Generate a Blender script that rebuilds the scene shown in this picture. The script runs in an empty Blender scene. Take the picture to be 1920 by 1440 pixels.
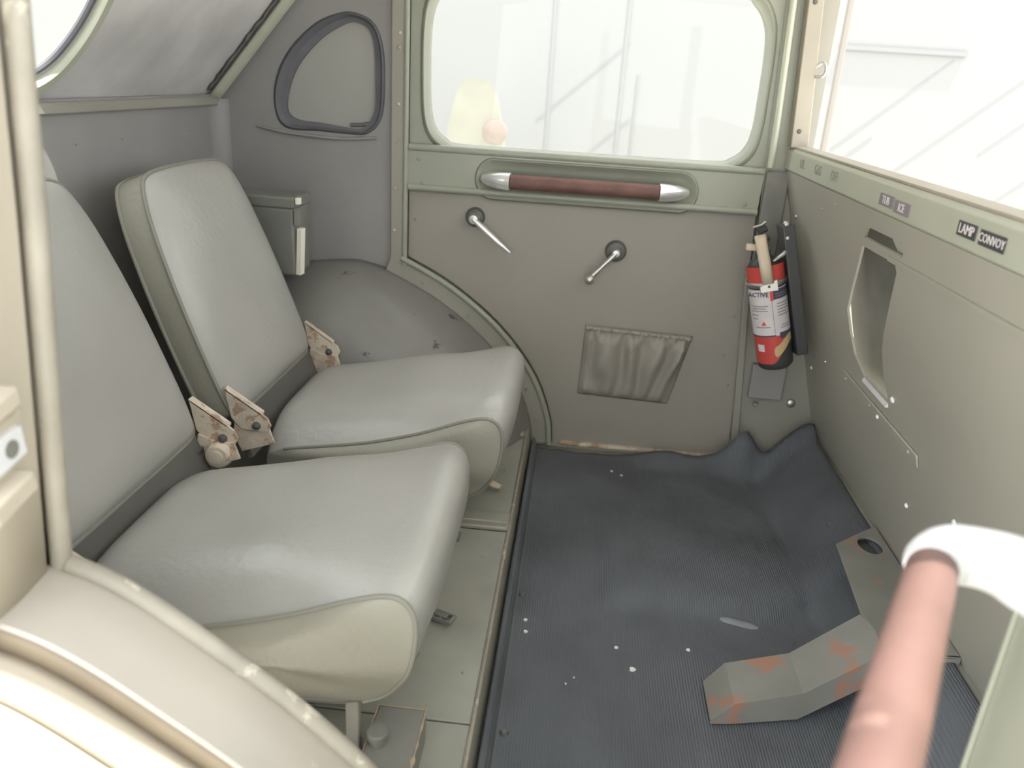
import bpy, bmesh, math, random
from mathutils import Vector, Matrix, noise
from mathutils.geometry import tessellate_polygon
random.seed(7)
scene = bpy.context.scene
COL = scene.collection

# ------------------------------------------------------------------ camera, sky, sun, exposure
cam_d = bpy.data.cameras.new('camera'); cam = bpy.data.objects.new('camera', cam_d); COL.objects.link(cam)
Xw = Vector((0.994, 0.089, -0.066)); Yw = Vector((0.093, -0.351, 0.932)); Zw = Vector((0.060, -0.932, -0.357))
f_px = 1500.0
def cam_axes():
    # rows: world axes expressed in image axes (right, down, forward)
    vy = Vector((150.0, -565.0, f_px)).normalized()
    vx = -(f_px * f_px + 186450.0) / 107.6
    xd = -Vector((vx, -330 + .075 * vx, f_px)).normalized()
    xd = (xd - vy * xd.dot(vy)).normalized()
    zd = xd.cross(vy)
    if zd.y > 0: zd = -zd
    right = Vector((xd.x, vy.x, zd.x)); down = Vector((xd.y, vy.y, zd.y)); fwd = Vector((xd.z, vy.z, zd.z))
    return right, down, fwd
_r, _d, _f = cam_axes()
m = Matrix((( _r.x, -_d.x, -_f.x), (_r.y, -_d.y, -_f.y), (_r.z, -_d.z, -_f.z))).to_4x4()
m.translation = Vector((0, 0, .8))
cam.matrix_world = m
cam_d.sensor_width = 36.0; cam_d.lens = 36.0 * f_px / 1920.0
cam_d.clip_start = .02; cam_d.clip_end = 200
cam_d.dof.use_dof = True; cam_d.dof.focus_distance = 1.25; cam_d.dof.aperture_fstop = 5.6
scene.camera = cam

world = bpy.data.worlds.new('World'); scene.world = world; world.use_nodes = True
bg = world.node_tree.nodes['Background']
bg.inputs[0].default_value = (.93, .97, 1.0, 1); bg.inputs[1].default_value = 2.0
sun_d = bpy.data.lights.new('sun', 'SUN'); sun_d.energy = 5.5; sun_d.angle = math.radians(.6); sun_d.color = (1, .95, .86)
sun = bpy.data.objects.new('sun', sun_d); COL.objects.link(sun)
SUN_DIR = Vector((-.15, .05, -.62))
sun.rotation_euler = SUN_DIR.to_track_quat('-Z', 'Y').to_euler()
vs = scene.view_settings
vs.view_transform = 'Standard'; vs.look = 'None'; vs.gamma = 1; vs.use_curve_mapping = False; vs.exposure = 0.85

# ------------------------------------------------------------------ materials
def mat(name, col, rough=.5, metal=0, spec=.5, var=0, vscale=6, bump=0, bscale=60, coat=0, col2=None, thresh=None, nscale=8, sheen=0):
    M = bpy.data.materials.new(name); M.use_nodes = True
    nt = M.node_tree; b = nt.nodes['Principled BSDF']
    b.inputs['Roughness'].default_value = rough; b.inputs['Metallic'].default_value = metal
    b.inputs['Specular IOR Level'].default_value = spec
    b.inputs['Coat Weight'].default_value = coat; b.inputs['Coat Roughness'].default_value = .25
    c = tuple(col) + (1,)
    b.inputs['Base Color'].default_value = c
    tc = nt.nodes.new('ShaderNodeTexCoord')
    last = None
    if var:
        n = nt.nodes.new('ShaderNodeTexNoise'); n.inputs['Scale'].default_value = vscale; n.inputs['Detail'].default_value = 5
        nt.links.new(tc.outputs['Object'], n.inputs['Vector'])
        mr = nt.nodes.new('ShaderNodeMapRange'); mr.inputs[1].default_value = .3; mr.inputs[2].default_value = .7
        mr.inputs[3].default_value = 1 - var; mr.inputs[4].default_value = 1 + var
        nt.links.new(n.outputs['Fac'], mr.inputs[0])
        mx = nt.nodes.new('ShaderNodeMix'); mx.data_type = 'RGBA'; mx.blend_type = 'MULTIPLY'; mx.inputs[0].default_value = 1
        mx.inputs[6].default_value = c
        nt.links.new(mr.outputs[0], mx.inputs[7]); last = mx.outputs[2]
        rr = nt.nodes.new('ShaderNodeMapRange'); rr.inputs[3].default_value = max(.05, rough - .08); rr.inputs[4].default_value = min(1, rough + .1)
        nt.links.new(n.outputs['Fac'], rr.inputs[0]); nt.links.new(rr.outputs[0], b.inputs['Roughness'])
    if col2 is not None:
        n2 = nt.nodes.new('ShaderNodeTexNoise'); n2.inputs['Scale'].default_value = nscale; n2.inputs['Detail'].default_value = 7
        n2.inputs['Roughness'].default_value = .65
        nt.links.new(tc.outputs['Object'], n2.inputs['Vector'])
        cr = nt.nodes.new('ShaderNodeMapRange'); t = thresh or .55
        cr.inputs[1].default_value = t; cr.inputs[2].default_value = t + .05
        nt.links.new(n2.outputs['Fac'], cr.inputs[0])
        m2 = nt.nodes.new('ShaderNodeMix'); m2.data_type = 'RGBA'
        nt.links.new(cr.outputs[0], m2.inputs[0])
        if last: nt.links.new(last, m2.inputs[6])
        else: m2.inputs[6].default_value = c
        m2.inputs[7].default_value = tuple(col2) + (1,); last = m2.outputs[2]
    if last: nt.links.new(last, b.inputs['Base Color'])
    if bump:
        n3 = nt.nodes.new('ShaderNodeTexNoise'); n3.inputs['Scale'].default_value = bscale; n3.inputs['Detail'].default_value = 4
        nt.links.new(tc.outputs['Object'], n3.inputs['Vector'])
        bp = nt.nodes.new('ShaderNodeBump'); bp.inputs['Strength'].default_value = bump; bp.inputs['Distance'].default_value = .004
        nt.links.new(n3.outputs['Fac'], bp.inputs['Height']); nt.links.new(bp.outputs[0], b.inputs['Normal'])
    return M

OL = (.345, .33, .28)
M = {}
M['olive'] = mat('olive_paint', OL, .38, var=.07, vscale=4, bump=.06, bscale=18)
M['olive_panel'] = mat('olive_door_panel', (.335, .31, .27), .5, var=.06, vscale=3, bump=.05, bscale=150)
M['olive_green'] = mat('olive_green_enamel', (.34, .35, .285), .32, var=.05, vscale=5)
M['grey_green'] = mat('grey_green_enamel', (.47, .48, .385), .35, var=.05, vscale=9)
M['bulk'] = mat('lit_olive_bulkhead_paint', (.43, .41, .345), .36, var=.06, vscale=4, bump=.05, bscale=18)  # same olive paint, lightened to carry the light on the bulkhead
M['primer'] = mat('grey_primer_paint', (.32, .31, .30), .45, var=.10, vscale=5, bump=.12, bscale=9)
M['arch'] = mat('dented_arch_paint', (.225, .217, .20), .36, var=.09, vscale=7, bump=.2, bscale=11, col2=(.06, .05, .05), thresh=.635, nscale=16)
M['head'] = mat('worn_headliner_felt', (.62, .60, .585), .85, var=.24, vscale=4.5, bump=.5, bscale=7)
M['tear'] = mat('torn_headliner_edge', (.17, .165, .16), .9, var=.2, vscale=30)
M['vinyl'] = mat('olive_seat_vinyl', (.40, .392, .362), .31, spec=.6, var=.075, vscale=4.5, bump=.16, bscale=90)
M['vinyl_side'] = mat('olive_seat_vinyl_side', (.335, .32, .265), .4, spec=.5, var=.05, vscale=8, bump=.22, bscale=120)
M['piping'] = mat('seat_piping_vinyl', (.25, .245, .205), .5)
M['dark'] = mat('black_steel', (.08, .08, .083), .5)
M['frame'] = mat('seat_frame_steel', (.22, .215, .195), .5, var=.15, vscale=20)
M['under'] = mat('dark_olive_underframe', (.115, .112, .10), .5, var=.1, vscale=15)
M['boxp'] = mat('shaded_olive_box_paint', (.19, .19, .172), .4, var=.08, vscale=12)  # olive darkened to paint in the shade around the box
M['rust'] = mat('chipped_rusty_steel', (.60, .52, .42), .6, var=.2, vscale=25, col2=(.42, .29, .20), thresh=.53, nscale=38, bump=.25, bscale=90)
M['jamb'] = mat('sunlit_olive_body_paint', (.50, .445, .36), .34, var=.04, vscale=5, bump=.05, bscale=30)  # olive body paint lifted to tan, painting in the sun's overexposure
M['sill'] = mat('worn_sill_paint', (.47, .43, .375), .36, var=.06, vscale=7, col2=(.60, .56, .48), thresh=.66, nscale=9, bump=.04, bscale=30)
M['groove'] = mat('brown_groove_paint', (.27, .215, .15), .6, var=.1, vscale=20)
M['bead'] = mat('worn_bead_paint', (.34, .31, .255), .45, var=.12, vscale=22, col2=(.56, .52, .43), thresh=.60, nscale=30, bump=.3, bscale=70)
M['fender'] = mat('sunlit_fender_paint', (.66, .62, .52), .3, var=.03)  # body colour made pale to carry the blown-out sun on the fender
M['chrome'] = mat('polished_chrome', (.92, .92, .92), .28, metal=.7)
M['satin'] = mat('satin_silver_metal', (.62, .60, .58), .35, metal=.85)
M['alu'] = mat('bare_cast_aluminium', (.85, .85, .87), .42, metal=.3, var=.05, vscale=40)
M['grip'] = mat('brown_leather_grip', (.17, .085, .07), .6, var=.18, vscale=25, bump=.3, bscale=120)
M['grip_red'] = mat('mottled_leather_grip', (.17, .098, .085), .55, var=.16, vscale=14, bump=.15, bscale=60, col2=(.30, .19, .16), thresh=.60, nscale=12)  # reddish leather with lighter random patches
M['rubber'] = mat('dark_rubber_seal', (.15, .15, .165), .6, var=.1, vscale=20)
M['escut'] = mat('dark_bakelite', (.11, .11, .105), .4)
M['black'] = mat('black_enamel', (.055, .057, .06), .4)
M['red'] = mat('red_bottle_paint', (.62, .085, .07), .35)
M['label'] = mat('white_paper_label', (.76, .70, .71), .6, var=.05, vscale=40)
M['navy'] = mat('navy_print', (.075, .075, .12), .6)
M['ink'] = mat('grey_print_ink', (.26, .23, .25), .7)
M['tan'] = mat('tan_sticker', (.66, .47, .25), .6)
M['cream'] = mat('cream_plastic', (.66, .55, .42), .45, var=.05, vscale=30)
M['stile'] = mat('weathered_tan_stile', (.38, .345, .28), .6, var=.10, vscale=9, col2=(.40, .22, .16), thresh=.66, nscale=14)
M['white'] = mat('glint_and_screw_white', (.85, .85, .83), .5)  # white of the painted mat glints, shared with bulkhead screws
M['tape'] = mat('black_embossing_tape', (.06, .058, .06), .4)
M['blockwood'] = mat('painted_wood_block', (.24, .235, .215), .5, var=.12, vscale=18)
M['chip'] = mat('raw_chipped_edge', (.46, .36, .26), .7, var=.2, vscale=50)
M['plat'] = mat('platform_paint', (.36, .36, .31), .42, var=.14, vscale=8, bump=.1, bscale=12, col2=(.34, .32, .28), thresh=.71, nscale=26)
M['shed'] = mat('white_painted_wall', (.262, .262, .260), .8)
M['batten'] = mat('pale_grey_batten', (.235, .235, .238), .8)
M['ground'] = mat('pale_concrete_yard', (.68, .655, .60), .9, var=.05, vscale=.8)
M['bark'] = mat('pale_straw_bark', (.275, .265, .225), .9, var=.08, vscale=6)
M['logend'] = mat('log_cut_end', (.25, .205, .178), .9, var=.1, vscale=10)
M['strap'] = mat('sunlit_strap_cream', (.90, .86, .74), .5)  # cream stands in for sunlight on the strap of the box
M['brk'] = mat('rust_spotted_floor_bracket', (.24, .235, .21), .5, var=.12, vscale=12, col2=(.36, .20, .145), thresh=.555, nscale=17, bump=.1, bscale=60)
M['qpane'] = mat('olive_overpainted_glass', (.40, .395, .365), .35, var=.05, vscale=6)
M['redtri'] = mat('red_print', (.75, .10, .09), .6)

M['wornrub'] = mat('worn_grey_rubber', (.26, .27, .285), .6, var=.1, vscale=60)
def ribbed(name):
    Mm = mat(name, (.126, .136, .150), .6, var=.22, vscale=5, spec=.28)  # black rubber raised to grey, standing in for veiling haze
    nt = Mm.node_tree; b = nt.nodes['Principled BSDF']; tc = nt.nodes['Texture Coordinate']
    w = nt.nodes.new('ShaderNodeTexWave'); w.wave_type = 'BANDS'; w.bands_direction = 'X'; w.inputs['Scale'].default_value = 78
    w.inputs['Distortion'].default_value = 0
    nt.links.new(tc.outputs['Object'], w.inputs['Vector'])
    n = nt.nodes.new('ShaderNodeTexNoise'); n.inputs['Scale'].default_value = 3.2; n.inputs['Detail'].default_value = 3
    nt.links.new(tc.outputs['Object'], n.inputs['Vector'])
    mr = nt.nodes.new('ShaderNodeMapRange'); mr.inputs[1].default_value = .38; mr.inputs[2].default_value = .62; mr.inputs[3].default_value = .15; mr.inputs[4].default_value = .8
    nt.links.new(n.outputs['Fac'], mr.inputs[0])
    bp = nt.nodes.new('ShaderNodeBump'); bp.inputs['Distance'].default_value = .0016
    nt.links.new(mr.outputs[0], bp.inputs['Strength']); nt.links.new(w.outputs['Fac'], bp.inputs['Height'])
    nt.links.new(bp.outputs[0], b.inputs['Normal'])
    return Mm
M['mat'] = ribbed('ribbed_black_rubber')

def glassmat():
    g = bpy.data.materials.new('window_glass'); g.use_nodes = True; nt = g.node_tree; nt.nodes.clear()
    o = nt.nodes.new('ShaderNodeOutputMaterial'); mx = nt.nodes.new('ShaderNodeMixShader')
    t = nt.nodes.new('ShaderNodeBsdfTransparent'); t.inputs[0].default_value = (.97, .98, .97, 1)
    gl = nt.nodes.new('ShaderNodeBsdfGlossy'); gl.inputs['Roughness'].default_value = .03
    mx.inputs[0].default_value = .012
    nt.links.new(t.outputs[0], mx.inputs[1]); nt.links.new(gl.outputs[0], mx.inputs[2])
    nt.links.new(mx.outputs[0], o.inputs[0]); return g
M['glass'] = glassmat()

# ------------------------------------------------------------------ mesh helpers
ORG = {}
def V(*a): return Vector(a)
def catmull(pts, n=8, closed=False):
    P = [Vector(p) for p in pts]; out = []
    N = len(P); segs = N if closed else N - 1
    for i in range(segs):
        p1, p2 = P[i % N], P[(i + 1) % N]
        p0 = P[(i - 1) % N] if (closed or i > 0) else p1 * 2 - p2
        p3 = P[(i + 2) % N] if (closed or i + 2 < N) else p2 * 2 - p1
        for k in range(n):
            t = k / n; t2 = t * t; t3 = t2 * t
            out.append(.5 * ((2 * p1) + (p2 - p0) * t + (2 * p0 - 5 * p1 + 4 * p2 - p3) * t2 + (3 * p1 - p0 - 3 * p2 + p3) * t3))
    if not closed: out.append(P[-1])
    return out
def smooth(t): t = max(0, min(1, t)); return t * t * (3 - 2 * t)

class MB:
    def __init__(s): s.v = []; s.f = []
    def add(s, vs, fs):
        o = len(s.v); s.v += [Vector(p) for p in vs]; s.f += [tuple(i + o for i in f) for f in fs]; return s
    def box(s, c, size, rot=None):
        c = Vector(c); h = Vector(size) / 2; R = rot or Matrix.Identity(3)
        vs = [c + R @ V(sx * h.x, sy * h.y, sz * h.z) for sx in (-1, 1) for sy in (-1, 1) for sz in (-1, 1)]
        return s.add(vs, [(0, 1, 3, 2), (4, 6, 7, 5), (0, 4, 5, 1), (2, 3, 7, 6), (0, 2, 6, 4), (1, 5, 7, 3)])
    def tube(s, path, r, n=10, caps=True, flat=1.0, closed=False, up=None):
        P = [Vector(p) for p in path]; N = len(P)
        rs = r if isinstance(r, (list, tuple)) else [r] * N
        rings = []; prev = None
        for i, p in enumerate(P):
            if closed: t = (P[(i + 1) % N] - P[i - 1]).normalized()
            else: t = (P[min(i + 1, N - 1)] - P[max(i - 1, 0)]).normalized()
            if prev is None:
                a = up or (V(0, 0, 1) if abs(t.z) < .9 else V(1, 0, 0))
                u = (a - t * a.dot(t)).normalized()
            else:
                u = (prev - t * prev.dot(t)).normalized()
            prev = u; w = t.cross(u)
            rings.append([p + (u * math.cos(2 * math.pi * k / n) * flat + w * math.sin(2 * math.pi * k / n)) * rs[i] for k in range(n)])
        vs = [q for rg in rings for q in rg]; fs = []
        M_ = N if closed else N - 1
        for i in range(M_):
            j = (i + 1) % N
            for k in range(n):
                fs.append((i * n + k, i * n + (k + 1) % n, j * n + (k + 1) % n, j * n + k))
        if caps and not closed:
            fs.append(tuple(range(n - 1, -1, -1))); fs.append(tuple((N - 1) * n + k for k in range(n)))
        return s.add(vs, fs)
    def lathe(s, o, axis, prof, n=24):
        o = Vector(o); ax = Vector(axis).normalized()
        a = V(0, 0, 1) if abs(ax.z) < .9 else V(1, 0, 0)
        u = (a - ax * a.dot(ax)).normalized(); w = ax.cross(u)
        vs = []; fs = []
        for (r, h) in prof:
            for k in range(n):
                t = 2 * math.pi * k / n
                vs.append(o + ax * h + (u * math.cos(t) + w * math.sin(t)) * r)
        for i in range(len(prof) - 1):
            for k in range(n):
                fs.append((i * n + k, i * n + (k + 1) % n, (i + 1) * n + (k + 1) % n, (i + 1) * n + k))
        if prof[0][0] > 1e-6: fs.append(tuple(range(n - 1, -1, -1)))
        if prof[-1][0] > 1e-6: fs.append(tuple((len(prof) - 1) * n + k for k in range(n)))
        return s.add(vs, fs)
    def prism(s, loop, ext, holes=()):
        loops = [[Vector(p) for p in loop]] + [[Vector(p) for p in h] for h in holes]
        ext = Vector(ext)
        tris = tessellate_polygon(loops)
        flat = [p for l in loops for p in l]; n = len(flat)
        vs = flat + [p + ext for p in flat]; fs = []
        for t in tris:
            fs.append(tuple(t)); fs.append(tuple(i + n for i in reversed(t)))
        o = 0
        for l in loops:
            for k in range(len(l)):
                a, b = o + k, o + (k + 1) % len(l)
                fs.append((a, b, b + n, a + n))
            o += len(l)
        return s.add(vs, fs)
    def grid(s, G):
        ny = len(G); nx = len(G[0]); vs = [p for r in G for p in r]
        return s.add(vs, [(j * nx + i, j * nx + i + 1, (j + 1) * nx + i + 1, (j + 1) * nx + i) for j in range(ny - 1) for i in range(nx - 1)])
    def build(s, name, material, parent=None, smooth_=True, bevel=0, bseg=2, origin=None, solid=0, angle=40):
        o0 = ORG[parent.name] if parent else (Vector(origin) if origin is not None else V(0, 0, 0))
        me = bpy.data.meshes.new(name)
        me.from_pydata([tuple(p - o0) for p in s.v], [], s.f)
        bm = bmesh.new(); bm.from_mesh(me)
        bmesh.ops.remove_doubles(bm, verts=bm.verts, dist=1e-6)
        bmesh.ops.recalc_face_normals(bm, faces=bm.faces); bm.to_mesh(me); bm.free()
        me.materials.append(M[material] if isinstance(material, str) else material)
        ob = bpy.data.objects.new(name, me); COL.objects.link(ob)
        if parent: ob.parent = parent
        else: ob.location = o0
        ORG[ob.name] = o0
        if solid:
            md = ob.modifiers.new('solid', 'SOLIDIFY'); md.thickness = solid; md.offset = 0
        if bevel:
            md = ob.modifiers.new('bevel', 'BEVEL'); md.width = bevel; md.segments = bseg; md.limit_method = 'ANGLE'; md.angle_limit = math.radians(35)
        if smooth_:
            for p in me.polygons: p.use_smooth = True
            bm = bmesh.new(); bm.from_mesh(me)
            for e in bm.edges:
                if len(e.link_faces) == 2 and e.calc_face_angle(0) > math.radians(angle): e.smooth = False
            bm.to_mesh(me); bm.free()
        return ob

def empty(name, loc):
    o = bpy.data.objects.new(name, None); COL.objects.link(o); o.location = loc; o.empty_display_size = .05
    ORG[o.name] = Vector(loc); return o
def tag(o, label, cat, group=None):
    o['label'] = label; o['category'] = cat
    if group: o['group'] = group
    return o
def struct(o, label=None, cat=None):
    o['kind'] = 'structure'
    if label: o['label'] = label
    if cat: o['category'] = cat
    return o
def text_mesh(name, txt, size, origin, ux, uy, material, parent, thick=.0004):
    cu = bpy.data.curves.new(name, 'FONT'); cu.body = txt; cu.size = size; cu.align_x = 'CENTER'; cu.align_y = 'CENTER'; cu.extrude = thick; cu.resolution_u = 2
    tmp = bpy.data.objects.new(name + '_tmp', cu); COL.objects.link(tmp)
    dg = bpy.context.evaluated_depsgraph_get(); ev = tmp.evaluated_get(dg); me = bpy.data.meshes.new_from_object(ev)
    ux = Vector(ux).normalized(); uy = Vector(uy).normalized(); uz = ux.cross(uy)
    mb = MB(); mb.add([Vector(origin) + ux * v.co.x + uy * v.co.y + uz * v.co.z for v in me.vertices], [tuple(p.vertices) for p in me.polygons])
    bpy.data.objects.remove(tmp); bpy.data.curves.remove(cu); bpy.data.meshes.remove(me)
    return mb.build(name, material, parent, smooth_=False)
def screw(parent, p, n, r=.0035, mt='satin', name='screw', h=.002):
    return MB().lathe(Vector(p) - Vector(n).normalized() * .001, n, [(r, 0), (r * .95, h * .6), (r * .6, h + .001), (0.0001, h + .0012)], 10).build(name, mt, parent)

YF = 1.726
# ------------------------------------------------------------------ yard outside
g = MB().add([(-15, -14, -.45), (15, -14, -.45), (15, 6, -.45), (-15, 6, -.45)], [(0, 1, 2, 3)])
g.prism([(-15, -14, -.46), (15, -14, -.46), (15, 6, -.46), (-15, 6, -.46)], (0, 0, -.05))
struct(g.build('ground', 'ground', smooth_=False), 'pale sunlit concrete yard outside the car', 'ground')
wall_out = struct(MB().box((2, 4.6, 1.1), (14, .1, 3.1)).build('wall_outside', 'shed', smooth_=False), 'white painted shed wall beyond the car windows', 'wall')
bt = M['batten']
for (x, z, L) in [(-.05, .80, .62), (.02, .45, .55), (1.55, .78, .7), (1.85, .65, .9), (2.2, .35, .9), (2.6, .15, .9), (3.0, -.05, .8), (1.3, .45, .5), (2.3, .8, .7)]:
    MB().box((x, 4.5495, z), (L, .003, .010), Matrix.Rotation(-math.radians(42), 3, 'Y')).build('batten', 'batten', wall_out, smooth_=False)
for (x, z0, z1, w) in [(-.22, -.2, 1.5, .02), (.16, .45, 1.5, .02), (.24, .35, .85, .012)]:
    MB().box((x, 4.549, (z0 + z1) / 2), (w, .004, z1 - z0)).build('upright_batten', 'batten', wall_out, smooth_=False)
MB().box((1.55, 4.543, 1.045), (.62, .014, .022)).build('ledge', 'batten', wall_out, smooth_=False)
M['yardpost'] = mat('tan_post_paint', (.235, .215, .19), .8)
post = MB().box((1.10, 4.0, .55), (.026, .03, 2.0)).build('yard_post', 'yardpost', origin=(1.10, 4.0, -.45), bevel=.006)
tag(post, 'thin tan post standing before the white wall outside', 'post')
lg = empty('straw_bundle', (-.52, 4.0, -.45))
lm = MB(); rings = []
rings = [[V(-.52, 3.85, .17)] * 29] + [[V(-.52 + .150 * (1 - .25 * (j / 5) ** 2) * math.copysign(abs(math.cos(a)) ** .6, math.cos(a)) * (1 + .04 * math.sin(5 * a)), 3.85 + .06 * j, .17 + .62 * (1 - .02 * j) * math.sin(a)) for a in [2 * math.pi * k / 28 for k in range(29)]] for j in range(6)] + [[V(-.52, 4.15, .17)] * 29]
lm.grid(rings).build('straw', 'bark', lg)
MB().lathe((-.425, 3.842, .560), (0, 1, 0), [(.0001, -.004), (.045, -.002), (.056, .004), (.056, .02)], 24).build('brown_patch', 'logend', lg)
tag(lg, 'pale straw coloured bundle with a brown round patch beyond far window', 'bundle')

# ------------------------------------------------------------------ floor
def ramp(x): return .098 * smooth((x - .43) / .12)
def hump(x, y):
    a = smooth((x - .075) / .05) * smooth((.56 - x) / .10)
    edge = 1.10 + .10 * smooth((x - .36) / .15)
    b = smooth((y - edge) / .045) * smooth((1.42 - y) / .16)
    return .016 * a * b
fl = empty('floor', (0, 0, -.02)); struct(fl, 'olive steel floor pan of the rear compartment', 'floor')
G = [[V(x, y, ramp(x) - .007) for x in [-.9 + 1.5 * i / 75 for i in range(76)]] for y in [.42 + 1.32 * j / 4 for j in range(5)]]
MB().grid(G).build('floor_pan', 'plat', fl, solid=.006)
# raised platform beneath the seats: separate panels
def panel(name, x0, x1, y0, y1, z=.05, t=.004, mt='plat'):
    return MB().box(((x0 + x1) / 2, (y0 + y1) / 2, z - t / 2), (x1 - x0, y1 - y0, t)).build(name, mt, fl, bevel=.0012)
panel('platform_panel', -.86, -.078, .46, .769)
panel('platform_panel', -.86, -.078, .772, 1.225)
panel('platform_panel', -.86, -.078, 1.290, 1.70)
MB().box((-.469, 1.2575, .052), (.782, .060, .010)).build('cross_rail', 'olive', fl, bevel=.003)
MB().box((-.30, 1.2575, .0575), (.44, .030, .004)).build('rail_rib', 'plat', fl, bevel=.0015)
MB().box((-.20, 1.63, .058), (.24, .018, .008)).build('rail_rib', 'plat', fl, bevel=.002)
MB().prism([(-.080, .46, .050), (-.074, .46, .050), (-.066, .46, .002), (-.072, .46, -.002)], (0, 1.24, 0)).build('riser', 'olive', fl, bevel=.001)
edge = MB().tube([(-.0765, .46 + .31 * k, .0505) for k in range(5)], .0035, 8).build('riser_edge', 'bead', fl)
for p in [(-.105, 1.46, .05), (-.10, .86, .05), (-.11, 1.14, .05)]: screw(fl, p, (0, 0, 1), .004, 'plat')

# rubber mat
mroot = empty('floor_mat', (.2, 1.0, 0)); tag(mroot, 'black ribbed rubber floor mat curling up at the far door', 'floor mat')
nx, ny = 110, 120; G = []
def mat_z(x, y):
    z = ramp(x) + hump(x, y)
    far = smooth((y - 1.30) / .30)
    z += far * .010 * (noise.noise(V(x * 9, y * 5, 1.3)) + .6 * noise.noise(V(x * 18 + y * 8, y * 14, 4)))
    z += .0015 * noise.noise(V(x * 6, y * 6, 9))
    # curl against the centre post
    z += .075 * smooth((y - 1.60) / .10) * math.exp(-((x - .405) / .045) ** 2)
    z += .030 * smooth((y - 1.62) / .07) * smooth((x - .1) / .2)
    z += .030 * smooth((-.045 - x) / .017) ** 2
    return max(z, ramp(x) - .001)
for j in range(ny):
    row = []
    for i in range(nx):
        x = -.0615 + (.556 + .0615) * i / (nx - 1)
        yend = 1.69 - .02 * abs(noise.noise(V(x * 12, 0, 3))) - .01 * smooth((x - .0) / .3)
        y = .30 + (yend - .30) * j / (ny - 1)
        row.append(V(x, y, mat_z(x, y)))
    G.append(row)
MB().grid(G).build('rubber_sheet', 'mat', mroot, solid=.004)
for (x, y) in [(-.0385, 1.1146), (-.0384, .8116), (.455, 1.085), (.505, 1.33)]:
    screw(mroot, (x, y, mat_z(x, y) + .001), (0, 0, 1), .0065, 'escut', 'mat_button', .005)
MB().tube(catmull([(.284, 1.108, mat_z(.284, 1.108) + .001), (.31, 1.100, mat_z(.31, 1.10) + .003), (.342, 1.094, mat_z(.342, 1.094) + .001)], 4), [.004, .007, .008, .008, .008, .008, .008, .007, .004], 8, flat=.5).build('worn_rib', 'wornrub', mroot)
for i, (x, y) in enumerate([(-.0289, 1.0485), (-.0267, 1.02), (.135, .9611), (.1129, 1.0059), (.2228, 1.0195), (.12, 1.6007), (.1406, 1.5845), (.0386, .9154), (.050, .93)]):  # white discs painted in for sun glints on the mat
    r = [.0032, .0032, .0045, .003, .0028, .003, .003, .0012, .0012][i]
    ch = MB().prism([V(x + r * math.cos(a) * (1 + .3 * math.sin(3 * a + i)), y + r * math.sin(a), mat_z(x, y) + .002) for a in [k * math.pi / 4 for k in range(8)]], (0, 0, .0018)).build('sun_glint', 'white', origin=(x, y, mat_z(x, y)), smooth_=False)
    tag(ch, 'tiny white disc painting a sun glint on the rubber mat', 'chip', 'sun glints painted as white discs on the floor mat')  # category 'chip' here means the painted sun glints, not real chips

# ------------------------------------------------------------------ far side: quarter panel, wheel arch
wf = empty('wall_far', (-.6, YF, 0)); struct(wf, 'olive rear quarter panel with rivets beside the far door', 'wall')
ARC = catmull([(-.50, .445), (-.43, .432), (-.373, .411), (-.267, .356), (-.16, .272), (-.078, .17), (-.035, .07), (-.026, .0)][0:8] and [V(x, z, 0) for x, z in [(-.62, .44), (-.50, .442), (-.43, .432), (-.373, .411), (-.267, .356), (-.16, .272), (-.078, .17), (-.036, .07), (-.026, .0)]], 8)
def arc_off(d, pts=ARC):
    out = []
    for i, p in enumerate(pts):
        t = (pts[min(i + 1, len(pts) - 1)] - pts[max(i - 1, 0)]).normalized(); nrm = V(-t.y, t.x, 0)
        out.append(p + nrm * d)
    return out
q_out = [(-.6586, .7183), (-.6502, .7764), (-.6197, .8293), (-.5681, .877), (-.5181, .8994), (-.4853, .9021), (-.4472, .8865), (-.4275, .8451), (-.4229, .7797), (-.4295, .7063), (-.4591, .6724), (-.505, .6694), (-.5625, .671), (-.6375, .6737)]
q_in = [(-.636, .7091), (-.6283, .757), (-.6038, .8048), (-.5577, .8528), (-.513, .88), (-.4855, .8864), (-.4582, .8732), (-.4473, .839), (-.4452, .7783), (-.4476, .7157), (-.4705, .6824), (-.4991, .6784), (-.5621, .685), (-.6138, .6892)]
QO = [(p.x, p.y) for p in catmull([V(a, b, 0) for a, b in q_out], 5, True)]
QI = [(p.x, p.y) for p in catmull([V(a, b, 0) for a, b in q_in], 5, True)]
mb = MB().prism([(-.86, YF, .0), (-.377, YF, .0), (-.377, YF, 1.08), (-.86, YF, 1.08)], (0, .02, 0), [[(x, YF, z) for x, z in QO]])
mb.build('quarter_panel', 'primer', wf, smooth_=False)
# raised pillar strip with rivets left of the door
MB().box((-.393, YF - .006, .74), (.030, .012, .68)).build('door_post', 'olive', wf, bevel=.003)
MB().tube([(-.376, YF - .010, .40), (-.376, YF - .010, 1.08)], .006, 10).build('door_seal_bead', 'olive_green', wf)
for x, z in [(-.390, .8703), (-.392, .8423), (-.392, .7351), (-.391, .6576), (-.397, .5646), (-.399, .4752)]:
    screw(wf, (x, YF - .012, z), (0, -1, 0), .0042, 'rust', 'rivet')
# folded crease of the upper quarter pressing
MB().tube(catmull([(-.70, YF + .003, .672), (-.67, YF - .002, .668), (-.62, YF - .005, .662), (-.52, YF - .004, .658), (-.44, YF - .002, .664)], 6), .006, 8, flat=.6).build('pressed_crease', 'primer', wf)
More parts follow.
